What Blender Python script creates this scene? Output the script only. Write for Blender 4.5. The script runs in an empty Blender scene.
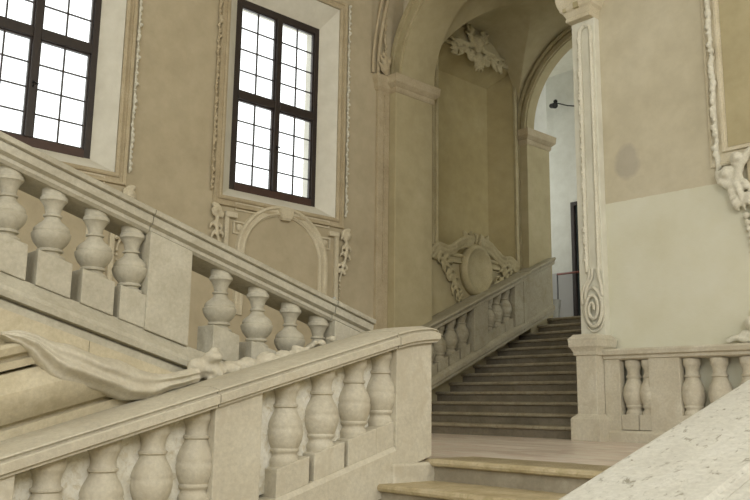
import bpy, bmesh, math, random
from mathutils import Vector, Matrix
random.seed(7)
scn = bpy.context.scene
COL = scn.collection

# ---------------------------------------------------------------- camera
PITCH, ROLL, YAW, FPX = math.radians(10.478), math.radians(.747), math.radians(47.309), 842.5
CAM = Vector((0, 0, .37))
F = Vector((-math.sin(YAW)*math.cos(PITCH), math.cos(YAW)*math.cos(PITCH), math.sin(PITCH)))
R0 = Vector((math.cos(YAW), math.sin(YAW), 0)); U0 = R0.cross(F)
RR = R0*math.cos(ROLL) + U0*math.sin(ROLL); UU = -R0*math.sin(ROLL) + U0*math.cos(ROLL)
cd = bpy.data.cameras.new('camera'); cam = bpy.data.objects.new('camera', cd); COL.objects.link(cam)
cd.sensor_width = 36; cd.lens = FPX*36/750; cd.clip_start = .05
m = Matrix((RR, UU, -F)).transposed().to_4x4(); m.translation = CAM
cam.matrix_world = m
scn.camera = cam

# ---------------------------------------------------------------- sky, light, exposure
scn.view_settings.view_transform = 'Standard'
scn.view_settings.look = 'None'
scn.view_settings.gamma = 1
scn.view_settings.use_curve_mapping = False
scn.view_settings.exposure = 0.33
w = bpy.data.worlds.new('overcast_sky'); scn.world = w; w.use_nodes = True
bg = w.node_tree.nodes['Background']
bg.inputs[0].default_value = (.98, 1.0, .95, 1); bg.inputs[1].default_value = 1.9

def area(name, loc, target, sx, sy, power, color=(1, .99, .95)):
    ld = bpy.data.lights.new(name, 'AREA'); ld.shape = 'RECTANGLE'; ld.size = sx; ld.size_y = sy
    ld.energy = power; ld.color = color
    o = bpy.data.objects.new(name, ld); COL.objects.link(o); o.location = loc
    o.rotation_euler = (Vector(target)-Vector(loc)).to_track_quat('-Z', 'Y').to_euler()
    return o
# added fill lamps, standing in for unseen windows behind and right of the camera
area('hall_fill_light', (5.5, -1.5, 5.2), (-5, 5.5, 1.2), 3.2, 4.5, 400)  # added to model the forms from behind the camera
area('right_fill_light', (6.0, 6.2, 6.2), (-6.5, 6.8, .2), 3.0, 3.5, 250)  # added to brighten the marble landing
area('side_fill_light', (1.5, -6, 6.0), (-5.5, 6, .5), 4, 3, 170)
# daylight from the window of the upper landing
area('landing_window_light', (-11.9, 13.1, 4.6), (-9.2, 14.0, 4.2), .8, 2.4, 36, (1, 1, .95))

# ---------------------------------------------------------------- materials
def new_mat(name):
    mt = bpy.data.materials.new(name); mt.use_nodes = True
    nt = mt.node_tree; b = nt.nodes['Principled BSDF']
    return mt, nt, b
def nd(nt, t, **kw):
    n = nt.nodes.new(t)
    for k, v in kw.items():
        if k.startswith('i_'): n.inputs[k[2:]].default_value = v
        else: setattr(n, k, v)
    return n
def noise(nt, scale, detail=4, rough=.55, stretch=None, dist=0):
    g = nt.nodes.new('ShaderNodeNewGeometry')
    src = g.outputs['Position']
    if stretch:
        mp = nt.nodes.new('ShaderNodeMapping'); mp.inputs['Scale'].default_value = stretch
        nt.links.new(src, mp.inputs['Vector']); src = mp.outputs[0]
    n = nd(nt, 'ShaderNodeTexNoise'); n.inputs['Scale'].default_value = scale
    n.inputs['Detail'].default_value = detail; n.inputs['Roughness'].default_value = rough
    n.inputs['Distortion'].default_value = dist
    nt.links.new(src, n.inputs['Vector'])
    return n.outputs['Fac']
def ramp(nt, fac, stops):
    r = nt.nodes.new('ShaderNodeValToRGB'); e = r.color_ramp.elements
    while len(e) < len(stops): e.new(.5)
    for i, (p, c) in enumerate(stops): e[i].position = p; e[i].color = (*c, 1)
    nt.links.new(fac, r.inputs[0]); return r.outputs[0]
def mixc(nt, fac, a, b, mode='MIX'):
    m_ = nt.nodes.new('ShaderNodeMix'); m_.data_type = 'RGBA'; m_.blend_type = mode
    for sock, v in ((m_.inputs[0], fac), (m_.inputs[6], a), (m_.inputs[7], b)):
        if isinstance(v, (int, float)): sock.default_value = v
        elif isinstance(v, tuple): sock.default_value = (*v, 1)
        else: nt.links.new(v, sock)
    return m_.outputs[2]
def bump(nt, b, h, strength=.3, dist=.01, prev=None):
    n = nt.nodes.new('ShaderNodeBump'); n.inputs['Strength'].default_value = strength
    n.inputs['Distance'].default_value = dist
    nt.links.new(h, n.inputs['Height'])
    if prev: nt.links.new(prev, n.inputs['Normal'])
    nt.links.new(n.outputs[0], b.inputs['Normal']); return n.outputs[0]
def soften(c, mid, k): return tuple(m_+(a-m_)*k for a, m_ in zip(c, mid))
def stone(name, lo, mid, hi, scale=2.2, fine=38, bs=.35, rough=.85, stain=None, stretch=None, pits=False, grain=.16):
    lo, hi = soften(lo, mid, .7), soften(hi, mid, .7)
    if stain: stain = soften(stain, mid, .65)
    mt, nt, b = new_mat(name)
    c = ramp(nt, noise(nt, scale, 6, .6, stretch), [(.3, lo), (.5, mid), (.72, hi)])
    f = noise(nt, fine, 5, .7)
    g = ramp(nt, f, [(.3, (1-grain,)*3), (.65, (1+grain*.25,)*3)])
    c = mixc(nt, 1.0, c, g, 'MULTIPLY')
    if stain:
        s = ramp(nt, noise(nt, scale*2.7, 7, .7, None, .6), [(.5, (0, 0, 0)), (.68, (1, 1, 1))])
        c = mixc(nt, s, c, stain)
    if pits:
        p = ramp(nt, noise(nt, 42, 5, .7, (1, .38, 1), .5), [(.33, (.50, .48, .43)), (.42, (1, 1, 1))])
        c = mixc(nt, 1.0, c, p, 'MULTIPLY')
    nt.links.new(c, b.inputs['Base Color']); b.inputs['Roughness'].default_value = rough
    b.inputs['Specular IOR Level'].default_value = .3
    n1 = bump(nt, b, f, bs, .008)
    bump(nt, b, noise(nt, 9, 4), bs, .012, n1)
    return mt
M = {}
M['stone'] = stone('cream_limestone', (.49, .45, .36), (.58, .54, .435), (.67, .64, .545), stain=(.46, .41, .31))
M['stone_grey'] = stone('weathered_limestone', (.40, .37, .29), (.49, .46, .37), (.58, .56, .47), stain=(.36, .33, .25), scale=3)
M['stone_yellow'] = stone('yellow_limestone', (.46, .40, .27), (.56, .50, .36), (.63, .58, .45), stain=(.40, .35, .24))
M['stone_shaded'] = stone('shaded_olive_limestone', (.33, .30, .22), (.40, .365, .27), (.48, .45, .35), stain=(.27, .24, .15), bs=.5)  # limestone darkened, painting in the shade over the upper balustrade
M['slab'] = stone('pale_pitted_limestone', (.52, .50, .44), (.61, .595, .53), (.69, .68, .63), scale=5, fine=60, bs=.7, pits=True, stretch=(1, .5, 1))
M['stucco'] = stone('cream_stucco', (.52, .46, .33), (.62, .56, .42), (.70, .65, .52), scale=4, fine=50, bs=.3)
M['stucco_white'] = stone('whitened_stucco', (.60, .575, .47), (.68, .655, .55), (.75, .73, .64), scale=4, fine=50, bs=.25)
M['stucco_tan'] = stone('tan_stucco', (.40, .33, .215), (.48, .405, .275), (.56, .49, .35), scale=4, fine=50, bs=.3)
M['step'] = stone('grey_step_stone', (.235, .205, .15), (.32, .285, .215), (.42, .38, .30), scale=3.5, fine=30, stain=(.25, .22, .17), bs=.5, rough=.7)
M['nosing'] = stone('worn_nosing_stone', (.36, .29, .165), (.50, .42, .27), (.62, .55, .40), scale=5, fine=30, stain=(.27, .23, .11), rough=.6)
M['step_shaded'] = stone('shaded_worn_step_stone', (.155, .135, .10), (.205, .18, .135), (.27, .24, .185), scale=3.5, fine=30, stain=(.13, .11, .07), bs=.5, rough=.6)  # step stone darkened to put the upper flight's shade into its colour
M['tread_shaded'] = stone('shaded_tread_stone', (.24, .205, .14), (.33, .29, .21), (.44, .40, .30), scale=5, fine=30, stain=(.16, .13, .08), rough=.65)  # tread colour also carries the shade of the upper flight
M['stucco_olive'] = stone('olive_stucco', (.36, .31, .18), (.44, .385, .235), (.52, .46, .30), scale=4, fine=50, bs=.3)
M['rough'] = stone('pale_rough_plaster', (.60, .56, .45), (.74, .72, .63), (.82, .81, .75), scale=7, fine=25, bs=.8, stain=(.46, .38, .22))

def plaster(name, lo, mid, hi, extra=None):
    lo, hi = soften(lo, mid, .6), soften(hi, mid, .6)
    mt, nt, b = new_mat(name)
    c = ramp(nt, noise(nt, .9, 8, .68), [(.25, lo), (.5, mid), (.75, hi)])
    c2 = ramp(nt, noise(nt, 4.5, 6, .6), [(.35, (.93, .925, .91)), (.65, (1.04, 1.04, 1.04))])
    c = mixc(nt, 1.0, c, c2, 'MULTIPLY')
    if extra: c = extra(nt, c)
    nt.links.new(c, b.inputs['Base Color']); b.inputs['Roughness'].default_value = .92
    b.inputs['Specular IOR Level'].default_value = .2
    f = noise(nt, 55, 4, .6)
    n1 = bump(nt, b, f, .25, .005); bump(nt, b, noise(nt, 5, 4), .25, .02, n1)
    return mt
M['wall_tan'] = plaster('tan_plaster', (.40, .34, .235), (.475, .415, .295), (.55, .49, .365))
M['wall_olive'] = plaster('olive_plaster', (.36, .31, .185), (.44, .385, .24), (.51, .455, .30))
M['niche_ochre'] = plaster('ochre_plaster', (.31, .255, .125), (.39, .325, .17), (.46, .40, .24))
M['reveal'] = plaster('grey_white_plaster', (.58, .55, .47), (.66, .64, .56), (.72, .70, .63))
M['white'] = plaster('white_plaster', (.62, .61, .53), (.68, .67, .58), (.73, .72, .64))
def dado(nt, c):   # grey painted dado up to a line on the landing wall
    g = nt.nodes.new('ShaderNodeNewGeometry'); s = nt.nodes.new('ShaderNodeSeparateXYZ')
    nt.links.new(g.outputs['Position'], s.inputs[0])
    l = nd(nt, 'ShaderNodeMath', operation='LESS_THAN'); l.inputs[1].default_value = 3.03
    nt.links.new(s.outputs['Z'], l.inputs[0])
    return mixc(nt, l.outputs[0], c, (.46, .46, .46))
M['far_wall'] = plaster('painted_landing_plaster', (.66, .67, .63), (.72, .73, .69), (.76, .77, .73), dado)
def patch(nt, c):  # newer white plaster patch on the lower wall, grey round stain above it
    g = nt.nodes.new('ShaderNodeNewGeometry'); s = nt.nodes.new('ShaderNodeSeparateXYZ')
    nt.links.new(g.outputs['Position'], s.inputs[0])
    def math_(op, a, b_=None):
        n = nd(nt, 'ShaderNodeMath', operation=op)
        for i, v in enumerate((a, b_)):
            if v is None: continue
            if isinstance(v, (int, float)): n.inputs[i].default_value = v
            else: nt.links.new(v, n.inputs[i])
        return n.outputs[0]
    wob = math_('MULTIPLY', math_('SUBTRACT', noise(nt, 9, 3), .5), .03)
    below = math_('LESS_THAN', math_('ADD', s.outputs['Z'], wob), 2.868)
    leftof = math_('LESS_THAN', s.outputs['X'], -3.72)
    wc = ramp(nt, noise(nt, 1.6, 6, .6), [(.3, (.62, .605, .475)), (.5, (.655, .645, .525)), (.7, (.68, .675, .57))])
    c = mixc(nt, math_('MULTIPLY', below, leftof), c, wc)
    dx = math_('MULTIPLY', math_('ADD', s.outputs['X'], 5.225), 5.2)
    dz = math_('MULTIPLY', math_('SUBTRACT', s.outputs['Z'], 3.35), 4.0)
    r2 = math_('ADD', math_('POWER', math_('ABSOLUTE', dx), 2), math_('POWER', math_('ABSOLUTE', dz), 2))
    r2 = math_('ADD', r2, math_('MULTIPLY', math_('SUBTRACT', noise(nt, 7, 4), .5), 1.1))
    sp = ramp(nt, r2, [(.45, (1, 1, 1)), (1.0, (0, 0, 0))])
    sp2 = mixc(nt, 1.0, sp, (.55, .55, .55), 'MULTIPLY')
    return mixc(nt, sp2, c, (.36, .33, .285))
M['wall_right'] = plaster('beige_plaster', (.49, .445, .33), (.555, .51, .39), (.61, .57, .455), patch)

mt, nt, b = new_mat('pink_grey_marble')
v = ramp(nt, noise(nt, 1.1, 7, .65, (.7, 2.4, 1), 1.2), [(.34, (.64, .61, .55)), (.44, (.66, .52, .45)), (.5, (.84, .80, .73)), (.58, (.74, .60, .53)), (.66, (.74, .71, .65))])
br = nt.nodes.new('ShaderNodeTexBrick'); g = nt.nodes.new('ShaderNodeNewGeometry'); nt.links.new(g.outputs['Position'], br.inputs['Vector'])
br.inputs['Scale'].default_value = 1; br.inputs['Brick Width'].default_value = 1.4; br.inputs['Row Height'].default_value = .62
br.inputs['Mortar Size'].default_value = .006
br.inputs['Color1'].default_value = (1, 1, 1, 1); br.inputs['Color2'].default_value = (.82, .80, .77, 1); br.inputs['Mortar'].default_value = (.5, .46, .4, 1)
nt.links.new(mixc(nt, 1.0, v, br.outputs['Color'], 'MULTIPLY'), b.inputs['Base Color']); b.inputs['Roughness'].default_value = .33
bump(nt, b, noise(nt, 12, 3), .15, .01)
M['marble'] = mt
def plain(name, col, rough=.6, metal=0, var=.15):
    mt, nt, b = new_mat(name)
    c = ramp(nt, noise(nt, 14, 4), [(.3, tuple(x*(1-var) for x in col)), (.7, tuple(x*(1+var) for x in col))])
    nt.links.new(c, b.inputs['Base Color']); b.inputs['Roughness'].default_value = rough; b.inputs['Metallic'].default_value = metal
    return mt
M['wood'] = plain('dark_brown_window_wood', (.028, .02, .018), .45)
M['wood_rail'] = plain('reddish_window_wood', (.06, .03, .022), .5)
M['black'] = plain('black_metal', (.015, .015, .016), .4, .6)
M['door'] = plain('dark_green_grey_door_paint', (.05, .065, .07), .4)
M['rust'] = plain('red_brown_rail_paint', (.22, .07, .05), .5)
M['iron'] = plain('grey_iron', (.12, .12, .12), .5, .5)
M['bucket'] = plain('zinc_grey', (.42, .42, .38), .5, .3)
M['dark_glass'] = plain('dark_door_glass', (.03, .04, .045), .08)
mt, nt, b = new_mat('clear_window_glass')
nt.nodes.remove(b)
tr = nt.nodes.new('ShaderNodeBsdfTransparent'); tr.inputs[0].default_value = (.97, .98, 1, 1)
gl = nt.nodes.new('ShaderNodeBsdfGlossy'); gl.inputs['Roughness'].default_value = .05
mx = nt.nodes.new('ShaderNodeMixShader')
mx.inputs[0].default_value = .05; nt.links.new(tr.outputs[0], mx.inputs[1]); nt.links.new(gl.outputs[0], mx.inputs[2])
nt.links.new(mx.outputs[0], nt.nodes['Material Output'].inputs[0])
M['glass'] = mt

# ---------------------------------------------------------------- helpers
def tag(o, label=None, cat=None, group=None, kind=None):
    if label: o['label'] = label
    if cat: o['category'] = cat
    if group: o['group'] = group
    if kind: o['kind'] = kind
    return o
def empty(name, loc, label=None, cat=None, group=None, kind=None):
    o = bpy.data.objects.new(name, None); COL.objects.link(o); o.location = loc
    o.empty_display_size = .1
    return tag(o, label, cat, group, kind)
def world_loc(o):
    v = Vector(o.location)
    while o.parent: o = o.parent; v += Vector(o.location)
    return v
def link(name, bm, mat, parent=None, smooth=False, bevel=0, angle=None):
    bmesh.ops.recalc_face_normals(bm, faces=bm.faces)
    me = bpy.data.meshes.new(name)
    vs = [v.co for v in bm.verts]
    lo = Vector([min(c[i] for c in vs) for i in range(3)]); hi = Vector([max(c[i] for c in vs) for i in range(3)])
    org = Vector(((lo.x+hi.x)/2, (lo.y+hi.y)/2, lo.z))
    bmesh.ops.translate(bm, verts=bm.verts, vec=-org)
    bm.to_mesh(me); bm.free()
    me.materials.append(M[mat] if isinstance(mat, str) else mat)
    if smooth:
        for p in me.polygons: p.use_smooth = True
        if angle: 
            me.set_sharp_from_angle(angle=math.radians(angle))
    o = bpy.data.objects.new(name, me); COL.objects.link(o)
    if parent:
        o.parent = parent; o.location = org-world_loc(parent)
    else: o.location = org
    if bevel:
        bv = o.modifiers.new('bevel', 'BEVEL'); bv.width = bevel; bv.segments = 2; bv.limit_method = 'ANGLE'; bv.angle_limit = math.radians(40)
    return o
def box(bm, x0, x1, y0, y1, z0, z1):
    vs = [bm.verts.new((x, y, z)) for z in (z0, z1) for y in (y0, y1) for x in (x0, x1)]
    for f in ((0, 1, 3, 2), (4, 5, 7, 6), (0, 1, 5, 4), (2, 3, 7, 6), (0, 2, 6, 4), (1, 3, 7, 5)):
        bm.faces.new([vs[i] for i in f])
def extrude_poly(bm, pts, a, b):           # pts: list of Vectors, a and b: offset vectors
    n = len(pts)
    A = [bm.verts.new(Vector(p)+a) for p in pts]; B = [bm.verts.new(Vector(p)+b) for p in pts]
    for i in range(n): bm.faces.new((A[i], A[(i+1) % n], B[(i+1) % n], B[i]))
    bm.faces.new(A); bm.faces.new(B)
def BM(): return bmesh.new()
def tube(bm, pts, radii, seg=10, closed=False, flat=None):
    pts = [Vector(p) for p in pts]; n = len(pts)
    if isinstance(radii, (int, float)): radii = [radii]*n
    rings = []; up = Vector((.31, .22, .92)).normalized()
    for i, p in enumerate(pts):
        if closed: t = pts[(i+1) % n]-pts[i-1]
        else: t = pts[min(i+1, n-1)]-pts[max(i-1, 0)]
        t.normalize(); s = t.cross(up)
        if s.length < .1: s = t.cross(Vector((1, 0, 0)))
        s.normalize(); q = s.cross(t)
        rings.append([bm.verts.new(p+(s*math.cos(2*math.pi*k/seg)+q*math.sin(2*math.pi*k/seg))*radii[i]) for k in range(seg)])
    rng = range(n) if closed else range(n-1)
    for i in rng:
        a, b_ = rings[i], rings[(i+1) % n]
        for k in range(seg): bm.faces.new((a[k], a[(k+1) % seg], b_[(k+1) % seg], b_[k]))
    if not closed: bm.faces.new(rings[0]); bm.faces.new(rings[-1])
def ball(bm, c, r, sub=2, rot=None):
    if isinstance(r, (int, float)): r = (r, r, r)
    m_ = Matrix.Translation(c) @ (rot.to_4x4() if rot else Matrix()) @ Matrix.Diagonal((*r, 1))
    bmesh.ops.create_icosphere(bm, subdivisions=sub, radius=1, matrix=m_)
def lathe(bm, prof, cx, cy, z0, seg=24):
    rings = []
    for r, h in prof:
        rings.append([bm.verts.new((cx+r*math.cos(2*math.pi*k/seg), cy+r*math.sin(2*math.pi*k/seg), z0+h)) for k in range(seg)])
    for a, b_ in zip(rings, rings[1:]):
        for k in range(seg): bm.faces.new((a[k], a[(k+1) % seg], b_[(k+1) % seg], b_[k]))
    bm.faces.new(rings[0]); bm.faces.new(rings[-1])
# wall planes: a point (s, z, out) on a wall, s along the wall, out = distance in front of it
def on_left(x=-9.15): return lambda s, z, out: Vector((x+out, s, z))      # the wall with the windows
def on_right(y=9.0): return lambda s, z, out: Vector((s, y-out, z))       # the wall facing the stair
def moulding(bm, pl, path, prof, closed=True):
    """sweep a profile [(offset outwards from the path, height in front of wall)] with mitres"""
    n = len(path); P = [Vector(p) for p in path]; rings = []
    for i in range(n):
        if closed or 0 < i < n-1:
            d0 = (P[i]-P[i-1]).normalized(); d1 = (P[(i+1) % n]-P[i]).normalized()
        elif i == 0: d0 = d1 = (P[1]-P[0]).normalized()
        else: d0 = d1 = (P[i]-P[i-1]).normalized()
        n0 = Vector((d0.y, -d0.x)); n1 = Vector((d1.y, -d1.x)); mm = n0+n1
        mm = mm/(mm.length_squared)*2 if mm.length > 1e-6 else n0
        rings.append([bm.verts.new(pl((P[i]+mm*o).x, (P[i]+mm*o).y, h)) for o, h in prof])
    k = len(prof)
    for i in (range(n) if closed else range(n-1)):
        a, b_ = rings[i], rings[(i+1) % n]
        for j in range(k): bm.faces.new((a[j], a[(j+1) % k], b_[(j+1) % k], b_[j]))
    if not closed: bm.faces.new(rings[0]); bm.faces.new(rings[-1])
def stucco(name, bm, mat, parent=None, voxel=.016, disp=.02, size=.12, it=3):
    o = link(name, bm, mat, parent, smooth=True)
    r = o.modifiers.new('remesh', 'REMESH'); r.mode = 'VOXEL'; r.voxel_size = voxel; r.use_smooth_shade = True
    if disp:
        t = bpy.data.textures.get('clouds%g' % size) or bpy.data.textures.new('clouds%g' % size, 'CLOUDS'); t.noise_scale = size
        d = o.modifiers.new('displace', 'DISPLACE'); d.texture = t; d.strength = disp; d.mid_level = .5; d.texture_coords = 'GLOBAL'
    s = o.modifiers.new('smooth', 'SMOOTH'); s.factor = .5; s.iterations = it
    return o
def bez(pts, n=24):
    pts = [Vector(p) for p in pts]; P = [pts[0]*2-pts[1]]+pts+[pts[-1]*2-pts[-2]]; out = []
    segs = len(pts)-1
    for i in range(n+1):
        u = i/n*segs; k = min(int(u), segs-1); t = u-k
        a, b_, c, d = P[k:k+4]
        out.append(.5*((2*b_)+(c-a)*t+(2*a-5*b_+4*c-d)*t*t+(3*b_-a-3*c+d)*t**3))
    return out
def leaf(bm, pl, pts, width, out=.05, lobes=5, r=.018):
    """acanthus leaf: a midrib with curling lobes on both sides, on wall plane pl; pts are (s,z)"""
    mid = bez([(p[0], p[1], 0) for p in pts], 14)
    n = len(mid)
    tube(bm, [pl(p.x, p.y, out*.6+out*.6*math.sin(math.pi*i/(n-1))) for i, p in enumerate(mid)], [r*(1.25-.75*i/(n-1)) for i in range(n)], 8)
    for k in range(lobes):
        i = int((k+.7)/(lobes+.3)*(n-2)); p = mid[i]; d = (mid[i+1]-mid[i]).normalized(); nn = Vector((-d.y, d.x, 0))
        wk = width*math.sin(math.pi*(.25+.65*k/lobes))
        for sg in (-1, 1):
            q = [p, p+nn*sg*wk*.55+d*wk*.15, p+nn*sg*wk*.9+d*wk*.55, p+nn*sg*wk*.75+d*wk*.9]
            q = bez([tuple(x) for x in q], 6)
            tube(bm, [pl(x.x, x.y, out*(.5+.5*math.sin(math.pi*j/6))) for j, x in enumerate(q)], [r*(1.3-.13*j) for j in range(7)], 7)
def volute(bm, pl, c, r0, turns, sg=1, start=0, out=.05, r=.022, shrink=.16):
    n = int(turns*18); pts = []; rad = []
    for i in range(n+1):
        t = i/n; a = start+sg*t*turns*2*math.pi; rr = r0*(1-(1-shrink)*t)
        pts.append(pl(c[0]+rr*math.cos(a), c[1]+rr*math.sin(a), out*(.7+.5*t))); rad.append(r*(1-.45*t))
    tube(bm, pts, rad, 8); ball(bm, pl(c[0], c[1], out*1.1), r*1.3)
def garland(bm, pl, pts, r=.022, step=.05, out=.03, wob=.012):
    """crumbly rope of small leaves and beads along (s,z) points"""
    P = [Vector((p[0], p[1], 0)) for p in pts]
    tube(bm, [pl(p.x, p.y, out*.6) for p in P], r*.6, 7)
    for a, b_ in zip(P, P[1:]):
        L = (b_-a).length; n = max(1, int(L/step)); d = (b_-a).normalized(); nn = Vector((-d.y, d.x, 0))
        for i in range(n):
            p = a+(b_-a)*((i+random.uniform(.3, .7))/n)
            ball(bm, pl(p.x+nn.x*random.uniform(-wob, wob), p.y+nn.y*random.uniform(-wob, wob), out*random.uniform(.7, 1.3)), (r*random.uniform(.7, 1.1), r*random.uniform(.8, 1.2), r*random.uniform(.7, 1.4)), 1)

# ================================================================ STRUCTURE
# ---- wall_left: plane X=-9.15, openings for two windows, a niche, and a shallow blind arch under each window
WX, WB = -9.15, -9.65
WIN = [(5.72, 7.65), (2.32, 4.25)]; WZ0, WZ1 = 3.03, 6.27
NI = (9.80, 11.84, 2.86, 6.48)
def cells(bm, u, v, holes, mk):
    for i in range(len(u)-1):
        for j in range(len(v)-1):
            uc, vc = (u[i]+u[i+1])/2, (v[j]+v[j+1])/2
            if any(h[0] < uc < h[1] and h[2] < vc < h[3] for h in holes): continue
            mk(u[i], u[i+1], v[j], v[j+1])
def wall_cells(u, v, holes, x0, x1, axis):
    """one closed solid made of merged cells (inner faces removed)"""
    bm = BM()
    def mk(a, b_, c, d):
        if axis == 'X': box(bm, x0, x1, a, b_, c, d)
        else: box(bm, a, b_, x0, x1, c, d)
    cells(bm, u, v, holes, mk)
    bmesh.ops.remove_doubles(bm, verts=bm.verts, dist=1e-5)
    seen = {}
    for f in bm.faces: seen.setdefault(tuple(sorted(v.index for v in f.verts)), []).append(f)
    bm.verts.index_update()
    seen = {}
    for f in bm.faces: seen.setdefault(tuple(sorted(v.index for v in f.verts)), []).append(f)
    dead = [f for fs in seen.values() if len(fs) > 1 for f in fs]
    bmesh.ops.delete(bm, geom=dead, context='FACES')
    return bm
holes = [(a, b_, WZ0, WZ1) for a, b_ in WIN]
bm = wall_cells([-1.5, 2.32, 4.25, 5.72, 7.65, 9.2], [-3, WZ0, WZ1, 9], holes, WB, WX, 'X')
tag(link('wall_left', bm, 'wall_tan'), kind='structure')
bm = wall_cells([9.2, NI[0], NI[1], 12.6], [-.2, NI[2], NI[3], 8.2], [NI], WB, WX, 'X')
tag(link('wall_niche_side', bm, 'wall_olive'), kind='structure')

def ring_faces(bm, R):
    for a, b_ in zip(R, R[1:]):
        for k in range(4): bm.faces.new((a[k], a[(k+1) % 4], b_[(k+1) % 4], b_[k]))
def rect4(bm, x, y0, y1, z0, z1): return [bm.verts.new(c) for c in ((x, y0, z0), (x, y1, z0), (x, y1, z1), (x, y0, z1))]

GX = -9.36
def window(idx, dy):
    w_ = empty('window_%d' % idx, (GX, 6.70+dy, 3.21), kind='structure')
    y0, y1, z0, z1 = 5.945+dy, 7.425+dy, 3.185, 5.95
    bm = BM()                                                       # splayed reveal and sloping sill
    R = [rect4(bm, WX+.002, 5.725+dy, 7.645+dy, WZ0+.005, WZ1-.005), rect4(bm, GX+.02, y0+.005, y1-.005, z0+.005, z1-.005),
         rect4(bm, WB, y0+.005, y1-.005, z0+.005, z1-.005), rect4(bm, WB, 5.725+dy, 7.645+dy, WZ0+.005, WZ1-.005)]
    ring_faces(bm, R+[R[0]])
    link('window_reveal', bm, 'reveal', w_)
    bm = BM(); fw = .105
    box(bm, GX-.06, GX+.02, y0+.006, y0+fw-.02, z0, z1); box(bm, GX-.06, GX+.02, y1-fw+.02, y1-.006, z0, z1)
    box(bm, GX-.06, GX+.02, y0+fw-.02, y1-fw+.02, z1-fw, z1)
    link('window_frame', bm, 'wood', w_, bevel=.006)
    bm = BM(); box(bm, GX-.06, GX+.03, y0+fw-.02, y1-fw+.02, z0, z0+fw); link('window_bottom_rail', bm, 'wood_rail', w_, bevel=.006)
    ym = (y0+y1)/2; zm = z0+(z1-z0)*.49
    bm = BM(); box(bm, GX-.05, GX+.04, ym-.045, ym+.045, z0+fw, z1-fw); link('mullion', bm, 'wood', w_, bevel=.008)
    bm = BM(); box(bm, GX-.05, GX+.035, y0+fw-.02, ym-.046, zm-.06, zm+.06); box(bm, GX-.05, GX+.035, ym+.046, y1-fw+.02, zm-.06, zm+.06)
    link('transom', bm, 'wood', w_, bevel=.008)
    for (a, b_) in ((y0+fw-.015, ym-.045), (ym+.045, y1-fw+.015)):
        for (c, d) in ((z0+fw, zm-.06), (zm+.06, z1-fw)):
            bm = BM(); e = .014
            for u0, u1, v0, v1 in ((a, a+.02, c, d), (b_-.02, b_, c, d), (a+.02, b_-.02, c, c+.02), (a+.02, b_-.02, d-.02, d)): box(bm, GX-.035, GX+.005, u0, u1, v0, v1)
            mY = (a+b_)/2; box(bm, GX-.03, GX-.008, mY-.009, mY+.009, c+.02, d-.02)
            for q in (1, 2, 3):
                z = c+(d-c)*q/4
                box(bm, GX-.03, GX-.008, a+.02, mY-.009, z-.008, z+.008); box(bm, GX-.03, GX-.008, mY+.009, b_-.02, z-.008, z+.008)
            s = link('sash', bm, 'wood', w_)
            bm = BM(); box(bm, GX-.021, GX-.017, a+.01, b_-.01, c+.01, d-.01)
            link('pane', bm, 'glass', s)
    bm = BM(); z = z0+.75; tube(bm, [(GX+.045, ym-.005, z-.05), (GX+.065, ym, z), (GX+.06, ym+.05, z-.012)], .01, 8); ball(bm, (GX+.055, ym, z), .018)
    link('window_handle', bm, 'black', w_, smooth=True)
    return w_
window(1, -3.40); window(2, 0)

# ---- right wall facing the stair, with the arch opening over the flight
AX, AR, AZ = -7.425, 1.525, 5.45            # arch centre, radius, springing
bm = BM()
pts = [Vector((-5.9, 0, -1.2)), Vector((2.2, 0, -1.2)), Vector((2.2, 0, 9)), Vector((-9.15, 0, 9)), Vector((-9.15, 0, AZ)), Vector((AX-AR, 0, AZ))]
pts += [Vector((AX+AR*math.cos(a), 0, AZ+AR*math.sin(a))) for a in [math.pi*(1-k/32) for k in range(1, 32)]] + [Vector((AX+AR, 0, AZ))]
pts[-1] = Vector((-5.9, 0, AZ))
extrude_poly(bm, pts, Vector((0, 9.0, 0)), Vector((0, 9.5, 0)))
tag(link('wall_right', bm, 'wall_right'), kind='structure')
bm = BM(); box(bm, -5.88, -5.5, 9.5, 12.0, -.2, 8.2); tag(link('wall_stair_side', bm, 'wall_olive'), kind='structure')

# ---- landing wall at the far end, with the door; side wall of the landing
DY = 14.0
bm = wall_cells([-12.2, -9.40, -8.55, -4], [1.8, 4.4, 8.2], [(-9.40, -8.55, 1.8, 4.4)], DY, DY+.3, 'Y')
tag(link('wall_back', bm, 'far_wall'), kind='structure')
bm = BM(); box(bm, -12.5, -12.2, 12.3, 14.3, 1.8, 8.2); tag(link('wall_landing_side', bm, 'far_wall'), kind='structure')
bm = BM(); box(bm, -12.2, -9.65, 12.3, 12.6, 1.8, 8.2); tag(link('wall_landing_front', bm, 'far_wall'), kind='structure')
d_ = empty('door_1', (-8.97, DY, 1.95), kind='structure')
bm = BM(); box(bm, -9.41, -9.33, DY-.03, DY+.1, 1.95, 4.42); box(bm, -8.62, -8.54, DY-.03, DY+.1, 1.95, 4.42); box(bm, -9.33, -8.62, DY-.03, DY+.1, 4.34, 4.42)
link('door_frame', bm, 'wood', d_, bevel=.008)
bm = BM(); box(bm, -9.33, -9.2, DY+.02, DY+.07, 1.95, 4.34); box(bm, -8.75, -8.62, DY+.02, DY+.07, 1.95, 4.34); box(bm, -9.2, -8.75, DY+.02, DY+.07, 1.95, 2.25); box(bm, -9.2, -8.75, DY+.02, DY+.07, 4.2, 4.34); box(bm, -9.2, -8.75, DY+.02, DY+.07, 3.15, 3.27)
l_ = link('door_leaf', bm, 'door', d_, bevel=.008)
bm = BM(); box(bm, -9.2, -8.75, DY+.04, DY+.05, 2.25, 3.15); box(bm, -9.2, -8.75, DY+.04, DY+.05, 3.27, 4.2); link('door_glass', bm, 'dark_glass', l_)
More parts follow.
